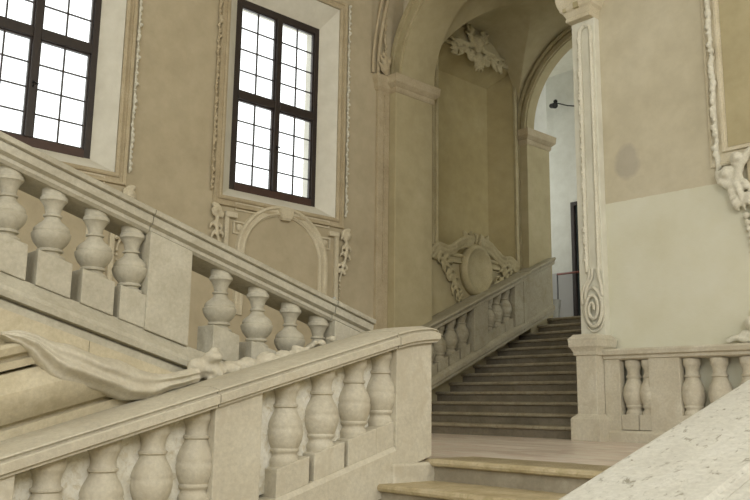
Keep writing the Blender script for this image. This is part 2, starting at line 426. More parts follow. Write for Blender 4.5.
bm = BM(); tube(bm, [(-9.27, DY+.02, 3.0), (-9.27, DY-.04, 3.0), (-9.17, DY-.045, 3.0)], .011, 8); link('door_handle', bm, 'iron', l_, smooth=True)

# ---- floors
def nosed_slab(bm, x0, x1, y0, y1, z, front=.04, th=.055, depth=.15, direction=1):
    """tread with rounded nosing at the y0 edge (direction 1) or y1 edge (-1)"""
    if direction == 1:
        pr = [(y1, z), (y0+.0, z), (y0-front*.7, z-.006), (y0-front, z-.02), (y0-front, z-th+.015), (y0-front*.6, z-th), (y0, z-th-.012), (y0, z-depth), (y1, z-depth)]
    else:
        pr = [(y0, z), (y1, z), (y1+front*.7, z-.006), (y1+front, z-.02), (y1+front, z-th+.015), (y1+front*.6, z-th), (y1, z-th-.012), (y1, z-depth), (y0, z-depth)]
    extrude_poly(bm, [Vector((0, y, zz)) for y, zz in pr], Vector((x0, 0, 0)), Vector((x1, 0, 0)))
fl = None
bm = BM(); box(bm, -9.15, 2.2, 4.60, 9.0, -.35, 0); box(bm, -9.15, -5.9, 9.0, 9.5, -.35, 0)
bmesh.ops.remove_doubles(bm, verts=bm.verts, dist=1e-5)
fl = tag(link('floor', bm, 'marble'), kind='structure')
bm = BM(); box(bm, -12.2, -4.0, 12.62, 14.0, 1.6, 1.95); tag(link('floor_upper', bm, 'step'), kind='structure')

# ---- vault over the upper flight, ceiling of the landing and the hall
bm = BM(); x0, x1, y0, y1 = -9.15, -5.9, 9.5, 12.0; N = 110; g_ = []
xc, xr, yc, yr = (x0+x1)/2, (x1-x0)/2, (y0+y1)/2, (y1-y0)/2
for i in range(N+1):
    row = []
    for j in range(N+1):
        x = x0+(x1-x0)*i/N; y = y0+(y1-y0)*j/N
        a = 1.62*math.sqrt(max(0, 1-((x-xc)/xr)**2)); b_ = 1.55*math.sqrt(max(0, 1-((y-yc)/yr)**2))
        row.append(bm.verts.new((x, y, AZ+max(a, b_))))
    g_.append(row)
for i in range(N):
    for j in range(N): bm.faces.new((g_[i][j], g_[i+1][j], g_[i+1][j+1], g_[i][j+1]))
geo = bmesh.ops.extrude_face_region(bm, geom=list(bm.faces))
for v in [e for e in geo['geom'] if isinstance(e, bmesh.types.BMVert)]: v.co.z = 7.5
tag(link('ceiling', bm, 'wall_olive', smooth=True, angle=12), kind='structure')
bm = BM(); box(bm, -12.2, -4.0, 12.65, 14.0, 7.2, 7.5); tag(link('ceiling_landing', bm, 'white'), kind='structure')
bm = BM(); box(bm, -9.65, 2.2, -1.5, 9.5, 9.0, 9.3); tag(link('ceiling_hall', bm, 'wall_olive'), kind='structure')

# ---- the unseen sides of the hall behind and right of the photographer
bm = BM(); box(bm, 6.5, 6.8, -8, 9.5, -3, 9.3); tag(link('wall_hall_right_unseen', bm, 'wall_tan'), kind='structure')
bm = wall_cells([-9.65, -8.2, -5.6, -3.4, -.8, 1.4, 4.0, 6.8], [-3, .5, 5.5, 9.3], [(-8.2, -5.6, .5, 5.5), (-3.4, -.8, .5, 5.5), (1.4, 4.0, .5, 5.5)], -8.3, -8, 'Y')
tag(link('wall_hall_back_unseen', bm, 'wall_tan'), kind='structure')
bm = BM(); box(bm, -9.65, 6.5, -8, -1.5, 9.0, 9.3); box(bm, 2.2, 6.5, -1.5, 9.5, 9.0, 9.3); tag(link('ceiling_hall_back_unseen', bm, 'white'), kind='structure')
bm = BM(); box(bm, -9.65, 6.5, -8, .1, -3.3, -3.0); box(bm, -.6, 6.5, .1, 4.6, -3.3, -3.0); tag(link('floor_lower', bm, 'marble'), kind='structure')
bm = BM(); box(bm, 2.2, 6.5, 9.0, 9.5, -3, 9.0); tag(link('wall_hall_front_unseen', bm, 'wall_tan'), kind='structure')
# ---- central wall between the two lower flights
bm = BM()
extrude_poly(bm, [Vector((0, y, z)) for y, z in ((-.5, -3), (4.52, -3), (4.52, .01), (-.5, 1.465))], Vector((-5.28, 0, 0)), Vector((-4.75, 0, 0)))
tag(link('wall_center', bm, 'rough'), kind='structure')
bm = BM()
pr = [(-4.76, -.33), (-4.70, -.33), (-4.69, -.27), (-4.73, -.26), (-4.73, -.245), (-4.68, -.235), (-4.635, -.19), (-4.60, -.13), (-4.595, -.07), (-4.62, -.01), (-4.67, .035), (-4.76, .045)]
pr2 = [(-4.76, .048), (-4.66, .055), (-4.655, .095), (-4.69, .105), (-4.69, .12), (-4.645, .135), (-4.63, .175), (-4.66, .195), (-4.76, .20)]
extrude_poly(bm, [Vector((x, 0, c)) for x, c in pr], Vector((0, .1, .029)), Vector((0, 3.4, .986)))
extrude_poly(bm, [Vector((x, 0, c)) for x, c in pr2], Vector((0, .1, .029)), Vector((0, 1.80, .522)))
bmesh.ops.bisect_plane(bm, geom=bm.verts[:]+bm.edges[:]+bm.faces[:], plane_co=(0, 0, 1.17), plane_no=(0, .29, 1), clear_outer=True)
bmesh.ops.holes_fill(bm, edges=[e for e in bm.edges if e.is_boundary])
tag(link('trim_1', bm, 'stone_yellow', smooth=True, angle=28), kind='structure')

# ================================================================ STAIR FLIGHTS
def flight(name, label, x0, x1, yfirst, tread, riser, n, z0, direction, mat, nmat, group=None):
    t = empty(name, ((x0+x1)/2, yfirst, z0), label, 'stairs', group)
    for k in range(n):
        za = z0+riser*(k+1); bm = BM(); nb = BM()
        if direction == 1:
            ya = yfirst+tread*k; yb = ya+tread+.05
            box(bm, x0, x1, ya, yb if k < n-1 else ya+tread, za-riser, za-.05)
            extrude_poly(nb, [Vector((0, y, z)) for y, z in ((yb-.05, za), (ya-.02, za), (ya-.035, za-.008), (ya-.042, za-.025), (ya-.035, za-.042), (ya-.015, za-.05), (yb-.05, za-.05))], Vector((x0, 0, 0)), Vector((x1, 0, 0)))
        else:
            ya = yfirst-tread*k; yb = ya-tread-.05
            box(bm, x0, x1, yb if k < n-1 else ya-tread, ya, za-riser, za-.05)
            extrude_poly(nb, [Vector((0, y, z)) for y, z in ((yb+.05, za), (ya+.02, za), (ya+.035, za-.008), (ya+.042, za-.025), (ya+.035, za-.042), (ya+.015, za-.05), (yb+.05, za-.05))], Vector((x0, 0, 0)), Vector((x1, 0, 0)))
        s = link('step', bm, mat, t)
        link('tread', nb, nmat, s)
    return t
flight('upper_stair_flight', 'shaded stone stair flight climbing away under the arch beside the niche wall', -9.145, -5.92, 8.9, .30, .15, 13, 0, 1, 'step_shaded', 'tread_shaded')
flight('lower_stair_flight', 'broad worn stone steps rising to the near edge of the marble landing', -4.33, -1.12, .59, .495, .15, 9, -1.35, 1, 'step', 'nosing')
flight('window_stair_flight', 'stone stair flight rising toward the viewer along the window wall', -9.15, -5.28, 4.56, .5, .15, 9, 0, -1, 'step', 'nosing')

# ================================================================ BALUSTRADES
BAL = [(.086, 0), (.090, .012), (.088, .025), (.074, .034), (.060, .045), (.062, .056), (.078, .062), (.080, .074), (.068, .084), (.078, .098), (.098, .125), (.112, .158), (.118, .188),
       (.117, .20), (.106, .208), (.109, .222), (.100, .245), (.080, .268), (.060, .285), (.049, .302), (.045, .318), (.056, .325), (.057, .336), (.044, .344), (.045, .36), (.052, .39), (.064, .42), (.074, .436), (.082, .444), (.082, .47), (.074, .478)]
BALN = [(.096, 0), (.100, .012), (.098, .03), (.088, .042), (.080, .055), (.084, .066), (.096, .075), (.098, .086), (.092, .095), (.100, .11), (.113, .14), (.120, .175), (.121, .20),
       (.114, .212), (.118, .222), (.115, .245), (.102, .275), (.086, .30), (.074, .322), (.070, .335), (.082, .342), (.083, .355), (.070, .364), (.068, .39), (.074, .42), (.084, .44), (.090, .448), (.090, .478)]
def prism(bm, mp, prof, u0, u1, s):
    n = len(prof); A = [bm.verts.new(mp(w_, u0, c+s*u0)) for w_, c in prof]; B = [bm.verts.new(mp(w_, u1, c+s*u1)) for w_, c in prof]
    for i in range(n): bm.faces.new((A[i], A[(i+1) % n], B[(i+1) % n], B[i]))
    bm.faces.new(A); bm.faces.new(B)
def sbox(w0, w1, c0, c1): return [(w0, c0), (w1, c0), (w1, c1), (w0, c1)]
def balustrade(root, mp, s, rail_segs, rail_prof, base_prof, base_u, wc, base_top, block_h, cap_bot, newels, newel_w, bals, mat, capmat, basemat, spacing, halfw=.105, rs=1.0, newel_c=None, bevel=.006, prof=None, gap=.035):
    prof = prof or BAL
    for u0, u1 in rail_segs:
        bm = BM(); prism(bm, mp, rail_prof, u0, u1, s); link('handrail', bm, capmat, root, smooth=True, angle=30)
    bm = BM(); prism(bm, mp, base_prof, *base_u, s); link('base_rail', bm, basemat, root, smooth=True, angle=30)
    for u0, u1 in newels:
        bm = BM(); lo = newel_c if newel_c is not None else base_top-.005
        prism(bm, mp, sbox(newel_w[0], newel_w[1], lo, cap_bot+.004), u0, u1, s); link('newel_post', bm, mat, root, bevel=bevel)
    h = cap_bot-base_top-block_h; proto = None
    for u in bals:
        p = mp(wc, u, base_top+block_h+s*u)
        if proto is None:
            bm = BM(); k = h/.5
            lathe(bm, [(prof[0][0]*rs*.99, -.045*(abs(s) > .01)-.002)]+[(r*rs, hh*k) for r, hh in prof] + [(prof[-1][0]*rs, h+abs(s)*.09)], p.x, p.y, p.z-.012)
            proto = link('baluster', bm, mat, root, smooth=True, angle=50)
            pu = p; bw = spacing-gap
            bm = BM(); u0, u1 = u-bw/2, u+bw/2
            prism(bm, mp, sbox(wc-halfw, wc+halfw, base_top-.003, base_top+block_h), u0, u1, s)
            pb = link('baluster_block', bm, mat, proto, bevel=bevel)
        else:
            o = proto.copy(); COL.objects.link(o); o.parent = root; o.location = proto.location+(p-pu)
            q = pb.copy(); COL.objects.link(q); q.parent = o
S = .29
mpX = lambda w_, u, z: Vector((w_, u, z))
mpR = lambda w_, u, z: Vector((u, -w_, z))

# near left balustrade of the lower flight
near = empty('balustrade', (-4.45, 2.7, -.6), 'nearest left balustrade of cream stone, handrail rising right to a blunt end at the landing', 'balustrade')
RP = [(-4.30, -.44), (-4.278, -.44), (-4.278, -.424), (-4.256, -.418), (-4.254, -.37), (-4.262, -.364), (-4.292, -.362), (-4.292, -.350), (-4.275, -.346), (-4.28, -.338), (-4.38, -.318), (-4.66, -.314), (-4.69, -.325), (-4.70, -.36), (-4.68, -.43)]
balustrade(near, mpX, S, [(.2, 1.285), (1.291, 2.72), (2.726, 4.182)], RP,
           [(-4.30, -1.42), (-4.30, -1.15), (-4.32, -1.12), (-4.66, -1.12), (-4.66, -1.42)], (.2, 4.19), -4.43, -1.12, .17, -.43,
           [(1.27, 1.60), (2.72, 3.05), (4.19, 4.55)], (-4.62, -4.30), [.45, .74, 1.02, 1.81, 2.11, 2.40, 2.68, 3.32, 3.615, 3.90, 4.155], 'stone', 'stone', 'stone', .285, newel_c=-1.3, prof=BALN, gap=.03)
bm = BM(); prism(bm, mpX, sbox(-4.60, -4.45, -1.1, -.43), .25, 4.19, S); link('infill_panel', bm, 'rough', near)
bm = BM()   # blunt rounded end of the handrail on the last newel
sec = []
for y, dz, sc in ((4.185, 0, 1), (4.30, -.004, 1), (4.42, -.018, 1), (4.52, -.036, .99), (4.575, -.052, .9), (4.60, -.063, .72), (4.607, -.068, .45)):
    c0 = -.378
    sec.append([bm.verts.new((-4.475+(x+4.475)*(.9+.1*sc)*1.035, y, (c0+(c-c0)*sc*1.06)+S*y+dz)) for x, c in RP])
for a, b_ in zip(sec, sec[1:]):
    for k in range(len(RP)): bm.faces.new((a[k], a[(k+1) % len(RP)], b_[(k+1) % len(RP)], b_[k]))
bm.faces.new(sec[0]); bm.faces.new(sec[-1])
link('handrail_end', bm, 'stone', near, smooth=True, angle=40)
bm = BM(); box(bm, -4.68, -4.275, 4.14, 4.60, -.33, -.02)
link('newel_foot', bm, 'stone', near, bevel=.02)

# right balustrade of the lower flight, its top fills the lower right corner
rt = empty('balustrade', (-.97, 2.6, -.6), 'pale pitted stone handrail slab filling the lower right corner, closest to the viewer', 'balustrade')
RP2 = [(-1.17, -.435), (-1.22, -.42), (-1.225, -.355), (-1.21, -.338), (-1.18, -.33), (-.885, -.33), (-.878, -.342), (-.86, -.345), (-.845, -.335), (-.74, -.34), (-.715, -.36), (-.715, -.42), (-.76, -.435)]
balustrade(rt, mpX, S, [(.3, 4.62)], RP2, [(-1.16, -1.42), (-1.16, -1.14), (-1.14, -1.12), (-.80, -1.12), (-.80, -1.42)], (.3, 4.55), -.97, -1.12, .17, -.43,
           [(1.27, 1.60), (2.72, 3.05), (4.19, 4.55)], (-1.13, -.81), [.45, .74, 1.02, 1.76, 2.05, 2.33, 2.60, 3.23, 3.52, 3.80, 4.075], 'stone', 'slab', 'stone', .285, newel_c=-1.3)

# outer balustrade descending along the window flight
out_ = empty('balustrade', (-5.1, 2.8, .6), 'grey weathered balustrade descending from the upper left in front of the window wall', 'balustrade')
RPO = [(-5.30, 2.245), (-4.985, 2.245), (-4.965, 2.262), (-4.965, 2.285), (-4.93, 2.30), (-4.92, 2.345), (-4.93, 2.352), (-4.90, 2.358), (-4.89, 2.385), (-4.92, 2.40), (-5.34, 2.40), (-5.36, 2.36), (-5.30, 2.30)]
dO = -.035
RPO = [(x, c+dO) for x, c in RPO]
BPO = [(-5.28, 1.34), (-4.90, 1.34), (-4.90, 1.412), (-4.93, 1.418), (-4.93, 1.426), (-4.87, 1.432), (-4.865, 1.462), (-4.885, 1.475), (-4.89, 1.50), (-4.93, 1.53), (-4.985, 1.59), (-5.28, 1.59)]
balustrade(out_, mpX, -S, [(-.3, 1.02), (1.026, 2.572), (2.578, 4.135)], RPO, BPO, (-.3, 4.5), -5.07, 1.59, .21, 2.215,
           [(1.0, 1.30), (2.577, 2.895), (4.16, 4.49)], (-5.11, -4.95), [.02, .30, .58, .85, 1.42, 1.70, 1.975, 2.255, 2.51, 3.20, 3.52, 3.82, 4.09], 'stone_grey', 'stone_grey', 'stone_grey', .285, newel_c=1.58, gap=.07)
bm = BM(); prism(bm, mpX, [(x+(.008 if x > -5.1 else -.008), c) for x, c in RPO], 4.14, 4.53, -S); link('handrail_end', bm, 'stone_grey', out_, smooth=True, angle=30)
bm = BM(); prism(bm, mpX, sbox(-4.98, -4.74, 1.14, 1.335), -.3, 2.12, -S); prism(bm, mpX, sbox(-4.98, -4.74, 1.14, 1.335), 2.125, 2.95, -S); link('fascia', bm, 'stone_yellow', out_)
bm = BM(); ball(bm, (-4.93, 4.13, 2.38-S*4.13-.005), .014); link('metal_pin', bm, 'bucket', out_, smooth=True)

# balustrade of the upper flight against the niche wall
SU = .445
up = empty('balustrade', (-8.95, 10.8, .8), 'shaded balustrade climbing beside the steps under the arch along the niche wall', 'balustrade')
ct = 2.296-SU*10.85; cb = 1.148-SU*10.43
RPU = [(-9.14, ct-.13), (-8.80, ct-.13), (-8.78, ct-.115), (-8.78, ct-.07), (-8.76, ct-.05), (-8.75, ct-.02), (-8.77, ct), (-9.14, ct)]
BPU = [(-9.14, cb-.03), (-8.79, cb-.03), (-8.79, cb+.02), (-8.76, cb+.04), (-8.76, cb+.10), (-8.79, cb+.13), (-8.82, cb+.15), (-9.14, cb+.15)]
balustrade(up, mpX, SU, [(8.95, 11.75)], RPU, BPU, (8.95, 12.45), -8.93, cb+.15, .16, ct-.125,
           [(10.29, 10.63), (11.35, 11.58)], (-9.10, -8.79), [9.10, 9.35, 9.60, 9.86, 10.12, 10.78, 11.0, 11.23], 'stone_shaded', 'stone_shaded', 'stone_shaded', .25, rs=1.05, prof=BALN, gap=.03)
bm = BM(); prism(bm, mpX, sbox(-8.94, -8.80, cb+.14, ct-.12), 11.66, 12.42, SU); link('solid_panel', bm, 'stone_shaded', up, bevel=.008)
bm = BM(); prism(bm, mpX, [(x, c+.012) for x, c in RPU], 11.75, 12.50, SU); link('handrail_end', bm, 'stone_shaded', up, smooth=True, angle=30)
bm = BM(); prism(bm, mpX, sbox(-8.94, -8.775, cb+.0, ct-.12), 11.58, 11.66, SU); link('panel_pilaster', bm, 'stone_shaded', up, bevel=.006)

# balustrade along the right wall
rb = empty('balustrade', (-4.0, 8.86, 0), 'level pink-cream balustrade standing against the right wall behind the landing', 'balustrade')
RPR = [(-9.0, .93), (-8.77, .93), (-8.74, .945), (-8.74, .975), (-8.70, .99), (-8.69, 1.035), (-8.70, 1.055), (-9.0, 1.06)]
RPR = [(x, c) for x, c in RPR]
mpR = lambda w_, u, z: Vector((u, -w_-.0, z)) if False else Vector((u, -w_, z))
balustrade(rb, mpR, 0.0, [(-5.50, -4.60), (-4.60, -2.60), (-2.60, .5)], [(-w_, c) if False else (w_, c) for w_, c in RPR],
           [(-9.0, 0), (-8.73, 0), (-8.73, .10), (-8.76, .13), (-9.0, .14)], (-5.50, .5), -8.87, .14, .17, .935,
           [(-5.50, -5.30), (-4.93, -4.56), (-3.12, -2.76), (-1.3, -.94), (.12, .48)], (-8.87, -8.76), [-5.18, -4.97, -4.47, -4.16, -3.84, -3.52, -3.22, -2.66, -2.35, -2.05, -1.75, -1.42, -.84, -.55, -.25, .03], 'stone', 'stone', 'stone', .29, rs=1.05, newel_c=.0, prof=BALN, gap=.06)

# ================================================================ PIERS AND ARCHES
def cap_ring(bm, x0, x1, y0, y1, prof):       # moulded capital: prof = [(projection, z)]
    rings = [[bm.verts.new(c) for c in ((x0-p, y0-p, z), (x1+p, y0-p, z), (x1+p, y1+p, z), (x0-p, y1+p, z))] for p, z in prof]
    ring_faces(bm, rings); bm.faces.new(rings[0]); bm.faces.new(rings[-1])
CP = [(0, 0), (.01, .0), (.025, .03), (.03, .07), (.02, .08), (.045, .10), (.085, .14), (.09, .15), (.095, .22), (.10, .26), (.10, .27)]
pier = empty('wall_pier', (-9.05, 9.08, 0), 'tan plastered pier with moulded capital carrying the near arch, left of the niche', 'pier')
bm = BM(); box(bm, -9.15, -8.95, 8.66, 9.48, .0, 5.19); link('shaft', bm, 'wall_olive', pier, bevel=.01)
bm = BM(); cap_ring(bm, -9.13, -8.95, 8.66, 9.48, [(p, 5.18+z) for p, z in CP]); link('capital', bm, 'stucco_tan', pier, bevel=.004)
pier2 = empty('wall_pier', (-9.05, 12.25, 1.5), 'shaded pier with moulded capital at the top of the upper steps', 'pier')
bm = BM(); box(bm, -9.15, -8.95, 11.98, 12.66, .2, 5.10); link('shaft', bm, 'wall_olive', pier2, bevel=.01)
bm = BM(); cap_ring(bm, -9.13, -8.95, 11.98, 12.66, [(p, 5.09+z) for p, z in CP]); link('capital', bm, 'stucco_tan', pier2, bevel=.004)
def arch(name, label, cx, r, z0, y0, y1, rt_=.26, mat='wall_olive'):
    t = empty(name, (cx, (y0+y1)/2, z0), label, 'arch'); N = 40
    def band(r0, r1, ya, yb):
        bm = BM(); rings = []
        for k in range(N+1):
            a = math.pi*(1-k/N); c, s = math.cos(a), math.sin(a)
            rings.append([bm.verts.new((cx+q*c, y, z0+q*s)) for q, y in ((r0, ya), (r1, ya), (r1, yb), (r0, yb))])
        ring_faces(bm, rings); bm.faces.new(rings[0]); bm.faces.new(rings[-1]); return bm
    link('arch_band', band(r, r+rt_, y0, y1), mat, t, smooth=True, angle=35)
    link('front_moulding', band(r+.02, r+.07, y0-.035, y0+.002), 'stucco_olive', t, smooth=True, angle=35)
    link('outer_moulding', band(r+rt_-.07, r+rt_, y0-.05, y0+.002), 'stucco_olive', t, smooth=True, angle=35)
    return t
arch('near_arch', 'broad plastered arch springing from the left pier over the foot of the upper steps', -7.425, 1.50, 5.45, 8.76, 9.49)
arch('far_arch', 'moulded arch at the top of the upper steps in front of the white landing wall', -7.425, 1.525, 5.36, 11.98, 12.20, .2)
bm = BM()   # spandrel above far arch
pts = [Vector((-9.15, 0, 8.2)), Vector((-9.15, 0, 5.36))]+[Vector((AX+1.72*math.cos(a), 0, 5.36+1.72*math.sin(a))) for a in [math.pi*(1-k/32) for k in range(0, 33)]]+[Vector((-5.7, 0, 8.2))]
extrude_poly(bm, pts, Vector((0, 12.02, 0)), Vector((0, 12.18, 0)))
tag(link('wall_far_spandrel', bm, 'wall_olive'), kind='structure')

bm = BM(); box(bm, -9.15, -8.98, 12.2, 12.64, 5.37, 7.4); tag(link('wall_landing_corner', bm, 'far_wall'), kind='structure')
# pilaster at the right of the arch with pedestal and volute ornament
ps = empty('pilaster', (-5.7, 8.9, 0), 'pale stucco pilaster with garland and volute on a stone pedestal, right of the steps', 'pilaster')
bm = BM(); box(bm, -5.885, -5.545, 8.89, 9.02, 1.2, 5.36); link('shaft', bm, 'white', ps, bevel=.008)
bm = BM(); box(bm, -5.92, -5.5, 9.02, 9.48, 0, 5.38); link('jamb', bm, 'wall_olive', ps)
CPR = [(0, 0), (.015, .005), (.018, .04), (.008, .05), (.02, .08), (.04, .12), (.07, .15), (.075, .18), (.09, .21), (.105, .27), (.11, .33), (.115, .36)]
bm = BM(); cap_ring(bm, -5.885, -5.555, 8.80, 9.2, [(p, 5.32+z) for p, z in CPR]); link('capital', bm, 'stucco', ps, bevel=.003)
bm = BM(); box(bm, -5.775, -5.505, 8.60, 8.99, .30, 1.0); link('pedestal', bm, 'stone', ps, bevel=.008)
bm = BM(); cap_ring(bm, -5.775, -5.505, 8.60, 8.90, [(0, .98), (.02, .99), (.025, 1.03), (.04, 1.06), (.06, 1.09), (.065, 1.16), (.07, 1.18), (.05, 1.20), (.02, 1.235)]); link('pedestal_cap', bm, 'stone', ps, bevel=.003)
bm = BM(); cap_ring(bm, -5.775, -5.505, 8.60, 8.90, [(.06, 0), (.06, .25), (.045, .27), (.02, .29), (0, .31)]); link('pedestal_base', bm, 'stone', ps, bevel=.004)
pr = on_right(8.89)
bm = BM()
path = [(-5.735, 2.02), (-5.735, 5.12), (-5.72, 5.19), (-5.675, 5.22), (-5.63, 5.19), (-5.615, 5.12), (-5.615, 2.02)]
moulding(bm, pr, path, [(0, 0), (0, .03), (-.025, .05), (-.045, .03), (-.045, 0)], closed=False)
link('moulded_border', bm, 'stucco_white', ps, smooth=True, angle=35)
bm = BM(); garland(bm, pr, [(-5.775, 2.05), (-5.775, 5.1)], .022, .05, .035, .006)
stucco('garland', bm, 'stucco_white', ps, .011, 0, it=1)
bm = BM()
for off in (0, .06):
    pts = bez([(-5.715+off*.7, 2.06, 0), (-5.735+off*.7, 1.94, 0), (-5.79+off*.7, 1.86, 0), (-5.835+off*.8, 1.74, 0), (-5.83+off, 1.62, 0)], 16)
    tube(bm, [pr(p.x, p.y, .03) for p in pts], .02, 8)
pts = bez([(-5.60, 2.06, 0), (-5.585, 1.93, 0), (-5.56, 1.82, 0), (-5.555, 1.70, 0)], 12)
tube(bm, [pr(p.x, p.y, .03) for p in pts], .022, 8)
cx, cz = -5.68, 1.56
pts = []; n = 80
for i in range(n+1):
    t = i/n; a = math.pi*.5-2*math.pi*2.3*t; q = 1-.84*t
    pts.append(pr(cx+.135*q*math.cos(a), cz+.26*q*math.sin(a), .03+.03*t))
tube(bm, pts, [.026*(1-.3*i/n) for i in range(n+1)], 8)
tube(bm, [pr(cx+.15*math.cos(a), cz+.275*math.sin(a), .015) for a in [math.pi*2*k/40 for k in range(40)]], .014, 7, closed=True)
link('volute', bm, 'stucco_white', ps, smooth=True)

# ================================================================ STUCCO ON THE WINDOW WALL
pl = on_left()
def rect(a, b_, c, d): return [(a, c), (a, d), (b_, d), (b_, c)]     # clockwise: profile offset < 0 outside
FR = [(0, 0), (0, .03), (-.03, .045), (-.05, .035), (-.055, .015), (-.09, .015), (-.095, .03), (-.13, .04), (-.14, 0)]
FR = FR[::-1]
def surround(dy, label):
    s = empty('window_surround', (-9.12, 6.69+dy, 3.0), label, 'window surround')
    bm = BM(); moulding(bm, pl, rect(5.72+dy, 7.65+dy, WZ0, WZ1), FR); link('frame_moulding', bm, 'stucco_tan', s, smooth=True, angle=30)
    for sx, nm in ((5.55+dy, 'left'), (7.82+dy, 'right')):
        gm = 'stucco_white' if nm == 'right' else 'stucco_tan'
        bm = BM(); garland(bm, pl, [(sx, 3.06), (sx, 6.4)], .027, .07, .05, .014); stucco('garland', bm, gm, s, .014, .015, .06, it=1)
    return s
surround(0, 'moulded stucco surround with garlands around the window right of the left one, middle of the photo top')
surround(-3.4, 'moulded stucco surround with garland around the cropped window in the upper left corner')

def apron(dy, label):
    s = empty('blind_arch', (-9.12, 6.75+dy, 1.8), label, 'wall decoration')
    c = 6.73+dy; r = .62
    path = [(c-r, 1.5), (c-r, 2.32)]+[(c+r*math.cos(a), 2.32+r*.93*math.sin(a)) for a in [math.pi*(1-k/20) for k in range(1, 20)]]+[(c+r, 2.32), (c+r, 1.5)]
    bm = BM(); moulding(bm, pl, path, [(0, 0), (0, .02), (-.03, .045), (-.05, .03), (-.09, .03), (-.11, .055), (-.14, .05), (-.15, 0)], closed=False)
    link('arch_moulding', bm, 'stucco', s, smooth=True, angle=30)
    bm = BM(); box(bm, -9.149, -9.07, c-.07, c+.07, 2.84, 3.0); 
    extrude_poly(bm, [pl(a, b_, 0) for a, b_ in ((c-.12, 3.0), (c+.12, 3.0), (c+.08, 2.86), (c-.08, 2.86))], Vector((.0, 0, 0)), Vector((.09, 0, 0)))
    link('keystone', bm, 'stucco', s, bevel=.01)
    for sg in (-1, 1):
        e = c+sg*.90
        bm = BM(); box(bm, -9.149, -9.10, min(e, e+sg*.06), max(e, e+sg*.06), 1.5, 2.75); box(bm, -9.149, -9.09, min(e-sg*.12, e+sg*.06), max(e-sg*.12, e+sg*.06), 2.75, 2.82)
        link('side_strip', bm, 'stucco', s, bevel=.008)
        bm = BM()
        moulding(bm, pl, rect(min(c+sg*.30, c+sg*.80), max(c+sg*.30, c+sg*.80), 2.86, 2.97), [(0, 0), (0, .02), (.02, .02), (.02, 0)])
        moulding(bm, pl, rect(min(c+sg*.62, c+sg*.82), max(c+sg*.62, c+sg*.82), 2.55, 2.72), [(0, 0), (0, .025), (.02, .025), (.02, 0)])
        ball(bm, pl(c+sg*.72, 2.64, .01), (.03, .05, .05))
        link('corner_panel', bm, 'stucco', s)
        bm = BM(); f_ = c+sg*1.06
        volute(bm, pl, (f_+sg*.06, 2.80), .09, 1.3, sg, 1.0 if sg > 0 else 2.1, .06, .03)
        leaf(bm, pl, [(f_-sg*.02, 2.85), (f_+sg*.04, 2.6), (f_-sg*.02, 2.35), (f_-sg*.06, 2.15)], .10, .06, 5, .026)
        for k in range(5): ball(bm, pl(f_-sg*.06, 2.12-.06*k, .03), .03-.003*k, 1)
        stucco('scroll_bracket', bm, 'stucco', s, .015, .02, .08, it=2)
apron(0, 'blind arch with keystone and scroll brackets below the middle window')
apron(-3.4, 'blind arch with scroll brackets below the upper left window, seen between the balusters')

# carved strip between the window wall and the near pier
cs = empty('carved_strip', (-9.1, 8.55, 2), 'narrow carved strip with drops beside the near pier', 'wall decoration')
bm = BM(); box(bm, -9.149, -9.09, 8.42, 8.655, 0, 5.2); link('strip', bm, 'stucco_tan', cs, bevel=.006)
bm = BM(); cap_ring(bm, -9.149, -9.09, 8.40, 8.645, [(0, 5.19), (.03, 5.24), (.035, 5.30), (.06, 5.36), (.06, 5.43)]); link('capital', bm, 'stucco_tan', cs)
bm = BM(); garland(bm, on_left(-9.09), [(8.54, 2.2), (8.54, 5.15)], .02, .06, .02, .01); stucco('drops', bm, 'stucco_tan', cs, .013, 0, it=1)
bm = BM(); P9 = on_left(-9.12)
leaf(bm, P9, [(8.56, 5.45), (8.50, 5.62), (8.56, 5.82)], .12, .08, 4, .03); volute(bm, P9, (8.53, 5.55), .07, 1.2, 1, 0, .09, .028)
garland(bm, P9, [(8.55, 5.8), (8.52, 6.3), (8.6, 6.9)], .03, .07, .05, .02)
stucco('leaf_bracket', bm, 'stucco_tan', cs, .016, .02, .08)
# diagonal rib mouldings rising above the carved strip
bm = BM()
for k, (a, r) in enumerate(((0, .03), (.11, .022))):
    pts = [pl(8.42-a+.35*t*t*.0, 5.45+1.9*t, .04+.55*t*t) for t in [i/14 for i in range(15)]]
    tube(bm, pts, r, 8)
tag(link('vault_rib', bm, 'stucco_tan', smooth=True), 'thin double plaster rib rising from the carved strip beside the near pier', 'vault rib')

# ================================================================ NICHE
nc = empty('wall_niche', (-9.3, 10.85, 2.75), 'tall framed niche of ochre plaster in the wall above the upper steps', 'niche')
bm = BM(); e = .004
R = [rect4(bm, WX+.001, NI[0]+e, NI[1]-e, NI[2]+e, NI[3]-e), rect4(bm, -9.56, NI[0]+.05, NI[1]-.24, NI[2]+.05, NI[3]-.28)]
ring_faces(bm, R); bm.faces.new(R[1])
B = rect4(bm, -9.63, NI[0]+e, NI[1]-e, NI[2]+e, NI[3]-e); ring_faces(bm, [B, R[0]]); bm.faces.new(B)
link('recess', bm, 'niche_ochre', nc)
bm = BM(); moulding(bm, pl, rect(NI[0], NI[1], NI[2], NI[3]), [(o*1.25, h*1.4) for o, h in FR]); link('frame_moulding', bm, 'stucco_olive', nc, smooth=True, angle=30)
bm = BM()
for sx in (NI[0]-.07, NI[1]+.07): garland(bm, pl, [(sx, 2.9), (sx, 6.2)], .014, .06, .03, .006)
stucco('beading', bm, 'stucco_olive', nc, .012, 0, it=1)
